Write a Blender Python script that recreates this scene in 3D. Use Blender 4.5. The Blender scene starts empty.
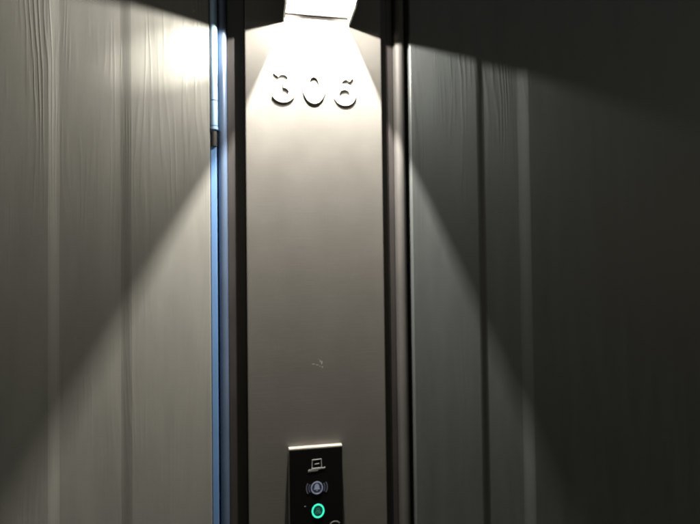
import bpy, bmesh, math, random
from mathutils import Vector, Matrix
random.seed(306)
S = bpy.context.scene
COL = S.collection
RAD = math.radians

# ------------------------------------------------------------------ helpers
def link(name, bm, mats, parent=None, smooth=False):
    bmesh.ops.recalc_face_normals(bm, faces=bm.faces[:])
    me = bpy.data.meshes.new(name)
    bm.to_mesh(me); bm.free()
    for m in (mats if isinstance(mats, (list, tuple)) else [mats]):
        me.materials.append(m)
    if smooth:
        for p in me.polygons: p.use_smooth = True
    o = bpy.data.objects.new(name, me); COL.objects.link(o)
    if parent: o.parent = parent
    return o

def tag(o, label=None, cat=None, group=None, kind=None):
    if label: o['label'] = label
    if cat: o['category'] = cat
    if group: o['group'] = group
    if kind: o['kind'] = kind
    return o

def empty(name, loc, rz=0):
    o = bpy.data.objects.new(name, None); COL.objects.link(o)
    o.location = loc; o.rotation_euler = (0, 0, rz); o.empty_display_size = .02
    return o

def box(bm, x0, x1, y0, y1, z0, z1, bevel=0, mat=0, seg=2):
    r = bmesh.ops.create_cube(bm, size=1)
    vs = r['verts']
    for v in vs:
        v.co = Vector(((x0+x1)/2 + v.co.x*(x1-x0), (y0+y1)/2 + v.co.y*(y1-y0), (z0+z1)/2 + v.co.z*(z1-z0)))
    fs = list({f for v in vs for f in v.link_faces})
    for f in fs: f.material_index = mat
    if bevel:
        es = list({e for v in vs for e in v.link_edges})
        bmesh.ops.bevel(bm, geom=es, offset=bevel, segments=seg, affect='EDGES', profile=.6)

def prism_z(bm, pts, z0, z1, cuts=1, mat=0, closed=True):
    """outline in (x, y) extruded along z"""
    rows = []
    for k in range(cuts+1):
        z = z0 + (z1-z0)*k/cuts
        rows.append([bm.verts.new((x, y, z)) for x, y in pts])
    n = len(pts)
    for a, b in zip(rows, rows[1:]):
        for i in range(n if closed else n-1):
            j = (i+1) % n
            bm.faces.new((a[i], a[j], b[j], b[i])).material_index = mat
    if closed:
        bm.faces.new(rows[0][::-1]).material_index = mat
        bm.faces.new(rows[-1]).material_index = mat

def prism_y(bm, pts, y0, y1, mat=0):
    """outline in (x, z) extruded along y"""
    a = [bm.verts.new((x, y0, z)) for x, z in pts]
    b = [bm.verts.new((x, y1, z)) for x, z in pts]
    n = len(pts)
    for i in range(n):
        j = (i+1) % n
        bm.faces.new((a[i], a[j], b[j], b[i])).material_index = mat
    bm.faces.new(a[::-1]).material_index = mat
    bm.faces.new(b).material_index = mat

def prism_x(bm, pts, x0, x1):
    """outline in (y, z) extruded along x"""
    a = [bm.verts.new((x0, y, z)) for y, z in pts]
    b = [bm.verts.new((x1, y, z)) for y, z in pts]
    n = len(pts)
    for i in range(n):
        j = (i+1) % n
        bm.faces.new((a[i], a[j], b[j], b[i]))
    bm.faces.new(a[::-1]); bm.faces.new(b)

def ribbon(bm, path, w, y0, y1, closed=False, edge=.0008):
    """bar of width w swept along a path in the x-z plane; front at y0 with a small bevel, back at y1"""
    n = len(path); rows = []
    for i, (x, z) in enumerate(path):
        if closed: p, q = path[i-1], path[(i+1) % n]
        else: p, q = path[max(i-1, 0)], path[min(i+1, n-1)]
        t = Vector((q[0]-p[0], q[1]-p[1])).normalized()
        nx, nz = -t.y, t.x
        h = w/2
        prof = [(-h, y1), (-h, y0+edge), (-h+edge, y0), (h-edge, y0), (h, y0+edge), (h, y1)]
        rows.append([bm.verts.new((x+nx*d, y, z+nz*d)) for d, y in prof])
    m = 6
    for i in range(n if closed else n-1):
        a, b = rows[i], rows[(i+1) % n]
        for k in range(m):
            l = (k+1) % m
            bm.faces.new((a[k], a[l], b[l], b[k]))
    if not closed:
        bm.faces.new(rows[0]); bm.faces.new(rows[-1][::-1])

def arc(cx, cz, rx, rz, a0, a1, n):
    return [(cx+rx*math.cos(RAD(a0+(a1-a0)*i/n)), cz+rz*math.sin(RAD(a0+(a1-a0)*i/n))) for i in range(n+1)]

# ------------------------------------------------------------------ materials
class NT:
    def __init__(s, name):
        s.m = bpy.data.materials.new(name); s.m.use_nodes = True
        s.t = s.m.node_tree; s.b = s.t.nodes['Principled BSDF']
    def n(s, kind, **kw):
        nd = s.t.nodes.new(kind)
        for k, v in kw.items():
            if k.startswith('_'): setattr(nd, k[1:], v)
            else: nd.inputs[k.replace('__', ' ')].default_value = v
        return nd
    def l(s, a, b): s.t.links.new(a, b)
    def math(s, op, a, b=None, c=None):
        nd = s.t.nodes.new('ShaderNodeMath'); nd.operation = op
        for i, v in enumerate((a, b, c)):
            if v is None: continue
            if isinstance(v, (int, float)): nd.inputs[i].default_value = v
            else: s.l(v, nd.inputs[i])
        return nd.outputs[0]
    def coords(s, scale):
        tc = s.n('ShaderNodeTexCoord'); mp = s.n('ShaderNodeMapping'); mp.inputs['Scale'].default_value = scale
        s.l(tc.outputs['Object'], mp.inputs['Vector']); return mp.outputs['Vector']
    def noise(s, scale, detail=3, rough=.5, dist=0.0):
        nd = s.n('ShaderNodeTexNoise', Scale=1.0, Detail=detail, Roughness=rough, Distortion=dist)
        s.l(s.coords(scale), nd.inputs['Vector']); return nd.outputs['Fac']
    def rng(s, v, a, b, c, d):
        nd = s.t.nodes.new('ShaderNodeMapRange'); s.l(v, nd.inputs['Value'])
        for k, x in zip(('From Min', 'From Max', 'To Min', 'To Max'), (a, b, c, d)): nd.inputs[k].default_value = x
        return nd.outputs['Result']
    def color(s, fac, c0, c1):
        nd = s.t.nodes.new('ShaderNodeMix'); nd.data_type = 'RGBA'
        s.l(fac, nd.inputs['Factor']); nd.inputs['A'].default_value = (*c0, 1); nd.inputs['B'].default_value = (*c1, 1)
        s.l(nd.outputs['Result'], s.b.inputs['Base Color'])
    def bump(s, h, strength, dist):
        nd = s.n('ShaderNodeBump', Strength=strength, Distance=dist)
        s.l(h, nd.inputs['Height']); s.l(nd.outputs['Normal'], s.b.inputs['Normal'])

def plain(name, rgb, rough=.5, metal=0.0, spec=.5, vary=.12, vscale=30):
    t = NT(name)
    f = t.noise((vscale, vscale, vscale*.3), 4, .6)
    t.color(t.rng(f, .3, .7, 0, 1), [c*(1-vary) for c in rgb], [c*(1+vary) for c in rgb])
    t.b.inputs['Metallic'].default_value = metal
    t.b.inputs['Specular IOR Level'].default_value = spec
    t.l(t.rng(f, .3, .7, rough*.88, min(1, rough*1.12)), t.b.inputs['Roughness'])
    return t.m

def glow(name, rgb, strength, base=(.02, .02, .02)):
    t = NT(name)
    t.b.inputs['Base Color'].default_value = (*base, 1)
    f = t.noise((400, 400, 400), 2)
    t.l(t.rng(f, .3, .7, strength*.85, strength*1.15), t.b.inputs['Emission Strength'])
    t.b.inputs['Emission Color'].default_value = (*rgb, 1)
    t.m.cycles.emission_sampling = 'NONE'
    return t.m

def wood_paint(name, rgb, far=9.0):
    """opaque grey paint over embossed wood grain running up the boards"""
    t = NT(name)
    big = t.noise((9, 9, .9), 2, .5)             # cathedral figure
    mid = t.noise((38, 38, 2.6), 3, .55)
    x = t.n('ShaderNodeTexCoord'); sp = t.n('ShaderNodeSeparateXYZ'); t.l(x.outputs['Object'], sp.inputs[0])
    ph = t.math('ADD', t.math('MULTIPLY', sp.outputs['X'], 720), t.math('ADD', t.math('MULTIPLY', big, 88), t.math('MULTIPLY', mid, 26)))
    wave = t.math('SINE', ph)
    ridge = t.math('POWER', t.math('MULTIPLY_ADD', wave, .5, .5), 2.2)
    patch = t.rng(t.noise((14, 14, 2.8), 3, .6), .45, .62, .03, 1)
    patch = t.math('MULTIPLY', patch, t.rng(sp.outputs['Z'], 1.55, 1.82, .12, 1))
    patch = t.math('MULTIPLY', patch, t.rng(t.math('ABSOLUTE', sp.outputs['X']), far, far+.06, 1, .12))
    fine = t.noise((560, 560, 16), 3, .6)
    h = t.math('ADD', t.math('MULTIPLY', ridge, patch), t.math('MULTIPLY', fine, .13))
    dents = t.noise((55, 55, 40), 4, .6)
    h = t.math('ADD', h, t.math('MULTIPLY', dents, .25))
    t.bump(h, .55, .0008)
    v = t.noise((25, 25, 4), 4, .6)
    t.color(t.rng(v, .3, .7, 0, 1), [c*.9 for c in rgb], [c*1.1 for c in rgb])
    t.l(t.rng(v, .3, .7, .40, .52), t.b.inputs['Roughness'])
    t.b.inputs['Specular IOR Level'].default_value = .45
    return t.m

def panel_paint(name, rgb):
    """sprayed metal face with a faint brushed weave and hairline scuffs"""
    t = NT(name)
    hl = t.noise((18, 18, 900), 3, .6)
    vl = t.noise((700, 700, 25), 3, .6)
    lump = t.noise((14, 14, 22), 3, .5)
    t.bump(t.math('ADD', t.math('MULTIPLY', lump, .5), t.math('ADD', t.math('MULTIPLY', hl, .5), t.math('MULTIPLY', vl, .22))), .27, .0010)
    scr = t.noise((42, 42, 1500), 2, .4)
    msk = t.noise((25, 25, 40), 3, .6)
    s = t.math('MULTIPLY', t.rng(scr, .66, .72, 0, 1), t.rng(msk, .50, .62, 0, .8))
    v = t.noise((20, 20, 14), 4, .6)
    mixv = t.math('ADD', t.math('MULTIPLY', t.rng(v, .3, .7, 0, 1), .10), s)
    t.color(mixv, [c*.92 for c in rgb], [c*1.45 for c in rgb])
    t.l(t.rng(v, .3, .7, .36, .48), t.b.inputs['Roughness'])
    t.b.inputs['Specular IOR Level'].default_value = .5
    return t.m

M = {}
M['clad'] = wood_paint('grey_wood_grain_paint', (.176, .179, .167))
M['clad_dark'] = wood_paint('dark_wood_grain_paint', (.085, .095, .096), .20)  # darker, cooler copy of the wood-grain paint for the right boards
M['panel'] = panel_paint('grey_panel_paint', (.110, .107, .100))
M['frame'] = plain('dark_frame_paint', (.030, .027, .027), .42)
M['gap'] = plain('shadow_gap_rubber', (.012, .012, .012), .7)
M['bead'] = plain('grey_bead_paint', (.075, .073, .071), .6, spec=.3)
M['film'] = plain('blue_protective_film', (.12, .235, .46), .32, vary=.08)
M['steel'] = plain('blue_grey_steel', (.085, .125, .20), .35, .25)
M['hinge'] = plain('pale_hinge_steel', (.30, .46, .66), .32, .2)
M['hood'] = plain('dark_lamp_paint', (.045, .043, .045), .45)
M['white'] = plain('white_reflector_paint', (.16, .157, .15), .5, vary=.03)
M['digit'] = plain('satin_white_metal', (.62, .61, .58), .35, .0, vary=.04)
M['trim'] = plain('silver_trim', (.62, .58, .53), .35, .35)
M['glass'] = plain('black_glass', (.006, .006, .006), .16, vary=.05)
M['icon'] = plain('grey_icon_print', (.36, .36, .36), .5)
M['icon_dim'] = plain('dim_icon_print', (.16, .155, .15), .5)
M['chip'] = plain('bare_scratch', (.42, .40, .37), .55)
M['ground'] = plain('dark_paving', (.10, .098, .095), .8, vary=.25, vscale=6)
M['bulb_low'] = glow('led_light_low', (1, .925, .82), 40)
M['bulb_high'] = glow('led_light_high', (1, .925, .82), 40)
M['green'] = glow('green_led_ring', (.03, .85, .50), 1.5)
M['teal'] = glow('green_led_symbol', (.02, .45, .30), .35)
M['teal_dim'] = glow('green_backlit_lens', (.01, .30, .20), .14)
M['lens_dim'] = glow('blue_backlit_lens', (.22, .25, .36), .06)
M['bell'] = glow('pale_blue_backlight', (.45, .50, .68), .33)
M['bell_dim'] = glow('dim_blue_backlight', (.35, .38, .52), .11)

# ------------------------------------------------------------------ setting
bm = bmesh.new()
box(bm, -30, 30, -30, 30, -.2, 0)
tag(link('ground', bm, M['ground']), 'dark paved ground in front of the wall', kind='structure')

bm = bmesh.new()
box(bm, -1.8, 2.2, .14, .34, 0, 2.76)  # unseen backing, added to stop light leaking through the gaps
tag(link('light_stop_backing', bm, M['gap']), 'unseen dark backing added behind the cladding against light leaks', kind='structure')

# ------------------------------------------------------------------ ribbed cladding, left and right of the number panel
def step(u0, u1, y0, y1, n=5):
    out = []
    for i in range(n+1):
        s = i/n; e = .6*s+.4*s*s*(3-2*s)
        out.append((u0+(u1-u0)*s, y0+(y1-y0)*e))
    return out

def cladding(name, origin, ang, sgn, runs, depth, mat, lean=0.0, ztop=2.75):
    """runs: list of (flat, step, valley, step) widths walking away from the number panel"""
    pts = [(0, .045), (0, .0015), (.0015, 0)]
    u = 0
    for fl, s1, va, s2 in runs:
        pts += step(u+fl, u+fl+s1, 0, depth); u += fl+s1
        pts += step(u+va, u+va+s2, depth, 0); u += va+s2
    pts += [(u+.12, 0), (u+.12, .045)]
    out = [(sgn*a, b+(max(0, a-.236)*lean if b < .04 else 0)) for a, b in pts]
    b = bmesh.new(); prism_z(b, out if sgn > 0 else out[::-1], 0, ztop, cuts=1)
    o = link(name, b, mat)
    o['kind'] = 'thing'
    o.location = (origin[0], origin[1], 0); o.rotation_euler = (0, 0, ang)
    return o

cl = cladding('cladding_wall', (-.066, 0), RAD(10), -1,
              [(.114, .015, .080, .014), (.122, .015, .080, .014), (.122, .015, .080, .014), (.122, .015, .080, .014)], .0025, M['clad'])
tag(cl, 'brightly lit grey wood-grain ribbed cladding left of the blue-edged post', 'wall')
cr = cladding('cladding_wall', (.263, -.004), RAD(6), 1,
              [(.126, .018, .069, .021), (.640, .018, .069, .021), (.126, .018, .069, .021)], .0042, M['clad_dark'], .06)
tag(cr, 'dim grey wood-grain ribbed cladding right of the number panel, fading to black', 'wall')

# ------------------------------------------------------------------ number panel
pn = empty('number_panel', (.1015, 0, 0))
tag(pn, 'tall grey painted panel carrying the number 306 and bell unit, scratched in the middle', 'panel')
bm = bmesh.new()
box(bm, -.1125, .1125, 0, .028, 0, 2.75, .0018)
marks = [(-.0075, 1.3515, .0075, .0011, .05), (-.0015, 1.3500, .0060, .0009, -.25), (.0035, 1.3560, .0014, .0050, .1),
         (.0062, 1.3535, .0017, .0085, -.12), (.0030, 1.3475, .0012, .0022, .3), (.0068, 1.3462, .0016, .0030, -.3),
         (.0010, 1.3590, .0030, .0006, .2)]
for i, (cx, cz, w, h, a) in enumerate(marks):     # the pale scrape in the middle of the face
    pts = []
    for k in range(9):
        th = k/9*2*math.pi; q = random.uniform(.5, 1)
        x, z = math.cos(th)*w/2*q, math.sin(th)*h/2*q
        pts.append((cx+x*math.cos(a)-z*math.sin(a), cz+x*math.sin(a)+z*math.cos(a)))
    prism_y(bm, pts, -.00003-.000004*i, .001, mat=1)
link('panel_face', bm, [M['panel'], M['chip']], pn)
bm = bmesh.new(); box(bm, -.1105, .1105, .0285, .045, 0, 2.75)
link('backing', bm, M['frame'], pn)

# ------------------------------------------------------------------ post on the left of the panel (blue film, bead, hinge)
pl = empty('frame_post', (-.0385, .02, 0))
tag(pl, 'dark metal post with a strip of blue film, left of the number panel', 'post')
bx = -.0385; by = .02
def lp(bm_fn, name, mat, smooth=False):
    b = bmesh.new(); bm_fn(b)
    for v in b.verts: v.co.x -= bx; v.co.y -= by
    return link(name, b, mat, pl, smooth)
lp(lambda b: box(b, -.0400, -.0118, .016, .05, 0, 2.75, .001), 'post_channel', M['frame'])
lp(lambda b: box(b, -.0660, -.0405, .030, .05, 0, 2.75), 'post_core', M['gap'])
lp(lambda b: box(b, -.0657, -.0564, .002, .029, 0, 2.75, .0012), 'blue_film', M['film'])
def beadpts(x0, x1, y0, y1, n=10, bulge=1.0):
    cx, r = (x0+x1)/2, (x1-x0)/2
    pts = [(cx+r*math.cos(math.pi+math.pi*i/n), y0+(-math.sin(math.pi*i/n))*r*bulge) for i in range(n+1)]
    return pts+[(x1, y1), (x0, y1)]
lp(lambda b: prism_z(b, beadpts(-.0538, -.0404, .010, .029, bulge=.85), 0, 2.75), 'edge_bead', M['steel'])
# hinge barrel: two knuckles above the film, black collar under them
hz = [(1.735, 1.774), (1.7755, 2.02)]
def cyl(b, cx, cy, r, z0, z1, n=20, bev=.0006):
    pts = [(cx+r*math.cos(2*math.pi*i/n), cy+r*math.sin(2*math.pi*i/n)) for i in range(n)]
    prism_z(b, pts, z0, z1)
hg = lp(lambda b: cyl(b, -.0600, .0040, .0024, 1.727, 2.03), 'hinge', M['hinge'], False)
for z0, z1 in hz:
    b = bmesh.new(); cyl(b, -.0600-bx, .0040-by, .0058, z0, z1)
    link('knuckle', b, M['hinge'], hg)
b = bmesh.new(); cyl(b, -.0600-bx, .0040-by, .0061, 1.7285, 1.7335)
link('washer', b, M['hinge'], hg)
b = bmesh.new(); cyl(b, -.0604-bx, .0040-by, .0050, 1.702, 1.7255)
link('collar', b, M['gap'], hg)

# ------------------------------------------------------------------ post on the right of the panel
pr = empty('frame_post', (.2385, .02, 0))
tag(pr, 'dark brown metal post with a pale rounded bead, right of the number panel', 'post')
def rp(fn, name, mat):
    b = bmesh.new(); fn(b)
    for v in b.verts: v.co.x -= .2385; v.co.y -= .02
    return link(name, b, mat, pr)
rp(lambda b: (box(b, .2148, .2268, .012, .05, 0, 2.75, .001), box(b, .2272, .2378, .014, .05, 0, 2.75, .001)), 'post_channel', M['frame'])
rp(lambda b: box(b, .2380, .2625, .032, .05, 0, 2.75), 'post_core', M['gap'])
rp(lambda b: prism_z(b, beadpts(.2385, .2545, .003, .0315, 14, .9), 0, 2.75), 'edge_bead', M['bead'])

# ------------------------------------------------------------------ wall lamp
LX = .105
lamp = empty('wall_lamp', (LX, 0, 1.912))
tag(lamp, 'lit square downlight hood fixed to the panel above the number 306', 'wall lamp')
def lpart(fn, name, mat, smooth=False, parent=None):
    b = bmesh.new(); fn(b)
    for v in b.verts: v.co.x -= LX; v.co.z -= 1.912
    return link(name, b, mat, parent or lamp, smooth)
ZT, YF = 2.090, -.150
def cheek(x0, x1, rim):
    pts = [(-.0008, ZT), (-.0008, rim[0][1])] + rim[1:] + [(YF, ZT)]
    return lambda b: prism_x(b, pts, x0, x1)
rimL = [(0, 1.909), (-.060, 1.910), (-.069, 1.9160), (-.079, 1.9205), (-.085, 1.9230), (-.092, 1.9255), (YF, 1.945)]
rimR = [(0, 1.909), (-.064, 1.911), (-.074, 1.9150), (-.084, 1.9180), (YF, 1.935)]
lpart(cheek(.0500, .0520, rimL), 'side_plate', M['hood'])
lpart(cheek(.1580, .1600, rimR), 'side_plate', M['hood'])
lpart(lambda b: box(b, .0523, .1577, YF, YF+.002, 1.960, ZT), 'front_plate', M['hood'])
lpart(lambda b: box(b, .0500, .1600, YF-.001, -.0008, ZT+.0004, ZT+.0024), 'top_plate', M['hood'])
lpart(lambda b: box(b, .0526, .1574, -.0045, -.0008, 1.923, ZT-.0004), 'back_plate', M['white'])
lpart(lambda b: box(b, .0530, .1570, -.0048, -.0008, 1.9217, 1.9226), 'seam_shade', M['gap'])  # dark strip added to draw the shaded gap under the back plate
# white reflector lining of the side plates
def lining(x0, x1, rim):
    pts = [(-.0050, ZT-.003), (-.0050, rim[0][1]+.0008)] + [(y, z+.0008) for y, z in rim[1:-1]] + [(YF+.003, rim[-1][1]+.0008), (YF+.003, ZT-.003)]
    return lambda b: prism_x(b, pts, x0, x1)
lpart(lining(.0523, .0529, rimL), 'reflector', M['white'])
lpart(lining(.1571, .1577, rimR), 'reflector', M['white'])
def ball(c, r):
    def fn(b): bmesh.ops.create_icosphere(b, subdivisions=3, radius=r, matrix=Matrix.Translation(c))
    return fn
lpart(lambda b: prism_z(b, [(LX-.0019, -.0980), (LX+.0019, -.0980), (LX+.0010, -.1022), (LX-.0010, -.1022)], 1.9250, 1.9295), 'led_bulb', M['bulb_low'])
lpart(lambda b: box(b, LX-.0016, LX+.0016, -.1012, -.0985, 1.9296, 1.9306), 'led_carrier', M['gap'])
lpart(lambda b: box(b, LX-.003, LX+.003, -.103, -.097, 2.0295, 2.0310), 'led_bulb', M['bulb_high'])
lpart(lambda b: cyl(b, LX, -.100, .011, 2.0315, ZT-.0004), 'lamp_socket', M['white'])
lpart(lambda b: (box(b, LX-.0008, LX+.0008, -.0995, -.0987, 1.9308, 2.0290)), 'lamp_wire', M['white'])

def area(name, power, sx, sy, loc, direction):
    d = bpy.data.lights.new(name, 'AREA'); d.shape = 'RECTANGLE'; d.size = sx; d.size_y = sy; d.energy = power; d.color = (1, .925, .82)
    o = bpy.data.objects.new(name, d); COL.objects.link(o); o.parent = lamp
    o.location = (loc[0]-LX, loc[1], loc[2]-1.912); o.rotation_euler = Vector(direction).to_track_quat('-Z', 'Y').to_euler()
    return o
for s_ in (-1, 1):
    area('led_light', 5.9 if s_ < 0 else 4.8, .0042, .0042, (LX+s_*.0022, -.1000, 1.92725), (s_*.978, -.208, 0))
area('led_light', 27, .009, .012, (LX, -.100, 2.0290), (0, 0, -1))
sp = bpy.data.lights.new('added_side_spot', 'SPOT'); sp.energy = 30; sp.color = (1, .93, .82)  # added spot standing in for light reflected inside the hood
sp.spot_size = RAD(22); sp.spot_blend = 1; sp.shadow_soft_size = .003
so = bpy.data.objects.new('added_side_spot', sp); COL.objects.link(so); so.parent = lamp
so.location = (.150-LX, -.100, .014)
so.rotation_euler = Vector((-.236, .093, -.080)).to_track_quat('-Z', 'Y').to_euler()

# ------------------------------------------------------------------ house numbers
def number(name, x, z, fn, label):
    o = None
    b = bmesh.new(); fn(b)
    o = link(name, b, M['digit']); o.location = (x, 0, z)
    tag(o, label, 'house number', 'numbers 306 on the panel')
    return o
TH = -.0026; W = .0102
def three(b):
    up = arc(0, .0118, .0125, .0105, 152, -88, 22)
    lo = arc(0, -.0108, .0142, .0122, 86, -158, 24)
    ribbon(b, up, W, TH, -.0002)
    ribbon(b, lo, W, TH-.0002, -.0002)
def zero(b):
    ribbon(b, arc(0, 0, .0138, .0218, 0, 360, 48)[:-1], W, TH, -.0002, closed=True)
def six(b):
    ribbon(b, arc(0, -.0085, .0138, .0132, 0, 360, 40)[:-1], W, TH, -.0002, closed=True)
    tail = [(-.0138, -.0085), (-.0136, -.001), (-.0118, .0075), (-.0085, .0145), (-.0040, .0194), (.0015, .0217), (.0065, .0208), (.0108, .0172)]
    ribbon(b, tail, W, TH-.0002, -.0002)
number('house_number', .0490, 1.8035, three, 'pale metal numeral 3, first of the number on the panel')
number('house_number', .0995, 1.8030, zero, 'pale metal numeral 0 between the 3 and the 6')
number('house_number', .1505, 1.8020, six, 'pale metal numeral 6, last of the number on the panel')

# ------------------------------------------------------------------ bell unit
KX, KZ = .0950, 1.1400
key = empty('bell_panel', (KX, 0, KZ))
tag(key, 'black glass bell unit with glowing symbols low on the grey panel', 'bell panel')
def kp(fn, name, mat, parent=key, smooth=False):
    b = bmesh.new(); fn(b)
    return link(name, b, mat, parent, smooth)
kp(lambda b: box(b, -.0430, .0430, -.0100, -.0003, -.0790, .0815, .0012), 'casing', M['trim'])
gl = kp(lambda b: box(b, -.0426, .0426, -.0135, -.0103, -.0786, .0800, .0010), 'glass_front', M['glass'])
YG, YB = -.0141, -.0136
def rect_outline(x0, x1, z0, z1): return [(x0, z0), (x1, z0), (x1, z1), (x0, z1)]
# laptop-like symbol
def laptop(b):
    ribbon(b, [(-.0066, .0395), (-.0062, .0527), (.0082, .0533), (.0086, .0399)], .0013, YG, YB, edge=.0002)
    ribbon(b, [(-.0128, .0368), (.0000, .0376), (.0142, .0394)], .0016, YG-.0001, YB, edge=.0002)
    ribbon(b, [(-.0072, .0391), (.0092, .0399)], .0012, YG-.0002, YB, edge=.0002)
    ribbon(b, [(-.0130, .0350), (.0030, .0358)], .0011, YG, YB, edge=.0002)
    ribbon(b, [(-.0022, .0462), (.0048, .0468)], .0009, YG, YB, edge=.0002)
kp(laptop, 'laptop_symbol', M['icon']).location = (0, 0, .0095)
# bell button: ring, bell, sound waves
bx0, bz0 = .0008, .0180
bb = kp(lambda b: ribbon(b, arc(bx0, bz0, .0088, .0092, 0, 360, 40)[:-1], .0017, YG-.0004, YB, closed=True, edge=.0003), 'bell_button', M['bell'])
def bell(b):
    pts = [(-.0052, -.0026), (.0052, -.0026), (.0040, -.0006), (.0036, .0030), (.0022, .0055), (.0006, .0062), (.0003, .0070), (-.0003, .0070), (-.0006, .0062), (-.0022, .0055), (-.0036, .0030), (-.0040, -.0006)]
    prism_y(b, [(bx0+x, bz0+z) for x, z in pts], YG, YB)
    prism_y(b, [(bx0+x, bz0+z) for x, z in arc(0, -.0036, .0014, .0013, 180, 360, 8)], YG, YB)
kp(bell, 'bell_symbol', M['bell'], bb)
for r_ in (.0128, .0166):
    for s_ in (0, 180):
        kp(lambda b: ribbon(b, arc(bx0, bz0, r_, r_*.95, s_-30, s_+30, 10), .0016, YG, YB, edge=.0002), 'sound_wave', M['bell_dim'], bb)
# green ring with a small figure in it
gx, gz = .0022, -.0185
rg = kp(lambda b: ribbon(b, arc(gx, gz, .0089, .0100, 0, 360, 44)[:-1], .0023, YG-.0004, YB, closed=True, edge=.0004), 'light_ring', M['green'])
kp(lambda b: prism_y(b, arc(gx, gz, .0076, .0087, 0, 360, 36)[:-1], YB-.0001, YB+.0002), 'ring_lens', M['teal_dim'], rg)
kp(lambda b: prism_y(b, arc(bx0, bz0, .0078, .0082, 0, 360, 36)[:-1], YB-.0001, YB+.0002), 'button_lens', M['lens_dim'], bb)
def figure(b):
    ribbon(b, arc(gx, gz+.0020, .0020, .0022, 0, 360, 18)[:-1], .0010, YG, YB, closed=True, edge=.0002)
    ribbon(b, arc(gx, gz-.0042, .0042, .0040, 0, 180, 14), .0011, YG, YB, edge=.0002)
    ribbon(b, arc(gx+.0008, gz-.0046, .0020, .0020, 0, 180, 10), .0009, YG-.0001, YB, edge=.0002)
kp(figure, 'ring_symbol', M['teal'], rg)
kp(lambda b: ribbon(b, arc(.029, -.0440, .008, .0062, 25, 155, 12), .0020, YG, YB, edge=.0003), 'arched_symbol', M['icon_dim'])
kp(lambda b: ball((-.0182, -.0138, -.0095), .0007)(b), 'indicator_dot', M['icon_dim'])

# ------------------------------------------------------------------ night sky
w = bpy.data.worlds.new('World'); S.world = w; w.use_nodes = True
nt = w.node_tree; bg = nt.nodes['Background']
sky = nt.nodes.new('ShaderNodeTexSky'); sky.sky_type = 'NISHITA'; sky.sun_disc = False
sky.sun_elevation = RAD(12); sky.sun_rotation = RAD(20)
tint = nt.nodes.new('ShaderNodeMix'); tint.data_type = 'RGBA'; tint.blend_type = 'MULTIPLY'   # town glow on a hazy night sky
tint.inputs['Factor'].default_value = 1; tint.inputs['B'].default_value = (1.45, 1.02, .70, 1)
nt.links.new(sky.outputs['Color'], tint.inputs['A']); nt.links.new(tint.outputs['Result'], bg.inputs['Color']); bg.inputs['Strength'].default_value = .062
moon = bpy.data.lights.new('sun', 'SUN'); moon.energy = .004; moon.angle = RAD(10); moon.color = (1, .95, .9)
mo = bpy.data.objects.new('sun', moon); COL.objects.link(mo); mo.rotation_euler = (RAD(78), 0, RAD(-20)+math.pi)

# ------------------------------------------------------------------ camera
yaw, pitch, roll = RAD(10.793), RAD(1.1446), RAD(-.6972)
fwd = Vector((math.sin(yaw)*math.cos(pitch), math.cos(yaw)*math.cos(pitch), math.sin(pitch)))
right = Vector((math.cos(yaw), -math.sin(yaw), 0)); up = right.cross(fwd)
r2 = right*math.cos(roll)+up*math.sin(roll); u2 = -right*math.sin(roll)+up*math.cos(roll)
cam = bpy.data.cameras.new('camera'); cam.lens = 26; cam.sensor_width = 36
cam.clip_start = .01; cam.clip_end = 500
co = bpy.data.objects.new('camera', cam); COL.objects.link(co)
co.matrix_world = Matrix(((r2.x, u2.x, -fwd.x, 0), (r2.y, u2.y, -fwd.y, -.82), (r2.z, u2.z, -fwd.z, 1.5), (0, 0, 0, 1)))
cam.dof.use_dof = True; cam.dof.focus_distance = .645; cam.dof.aperture_fstop = 3.2
S.camera = co

S.view_settings.view_transform = 'Standard'; S.view_settings.look = 'None'
S.view_settings.exposure = 0; S.view_settings.gamma = 1; S.view_settings.use_curve_mapping = False
S.render.engine = 'CYCLES'
S.cycles.use_denoising = True
S.cycles.denoiser = 'OPENIMAGEDENOISE'; S.cycles.denoising_input_passes = 'RGB_ALBEDO_NORMAL'; S.cycles.denoising_prefilter = 'ACCURATE'
S.cycles.use_light_tree = False
S.cycles.max_bounces = 8; S.cycles.diffuse_bounces = 5
S.cycles.sample_clamp_indirect = 5
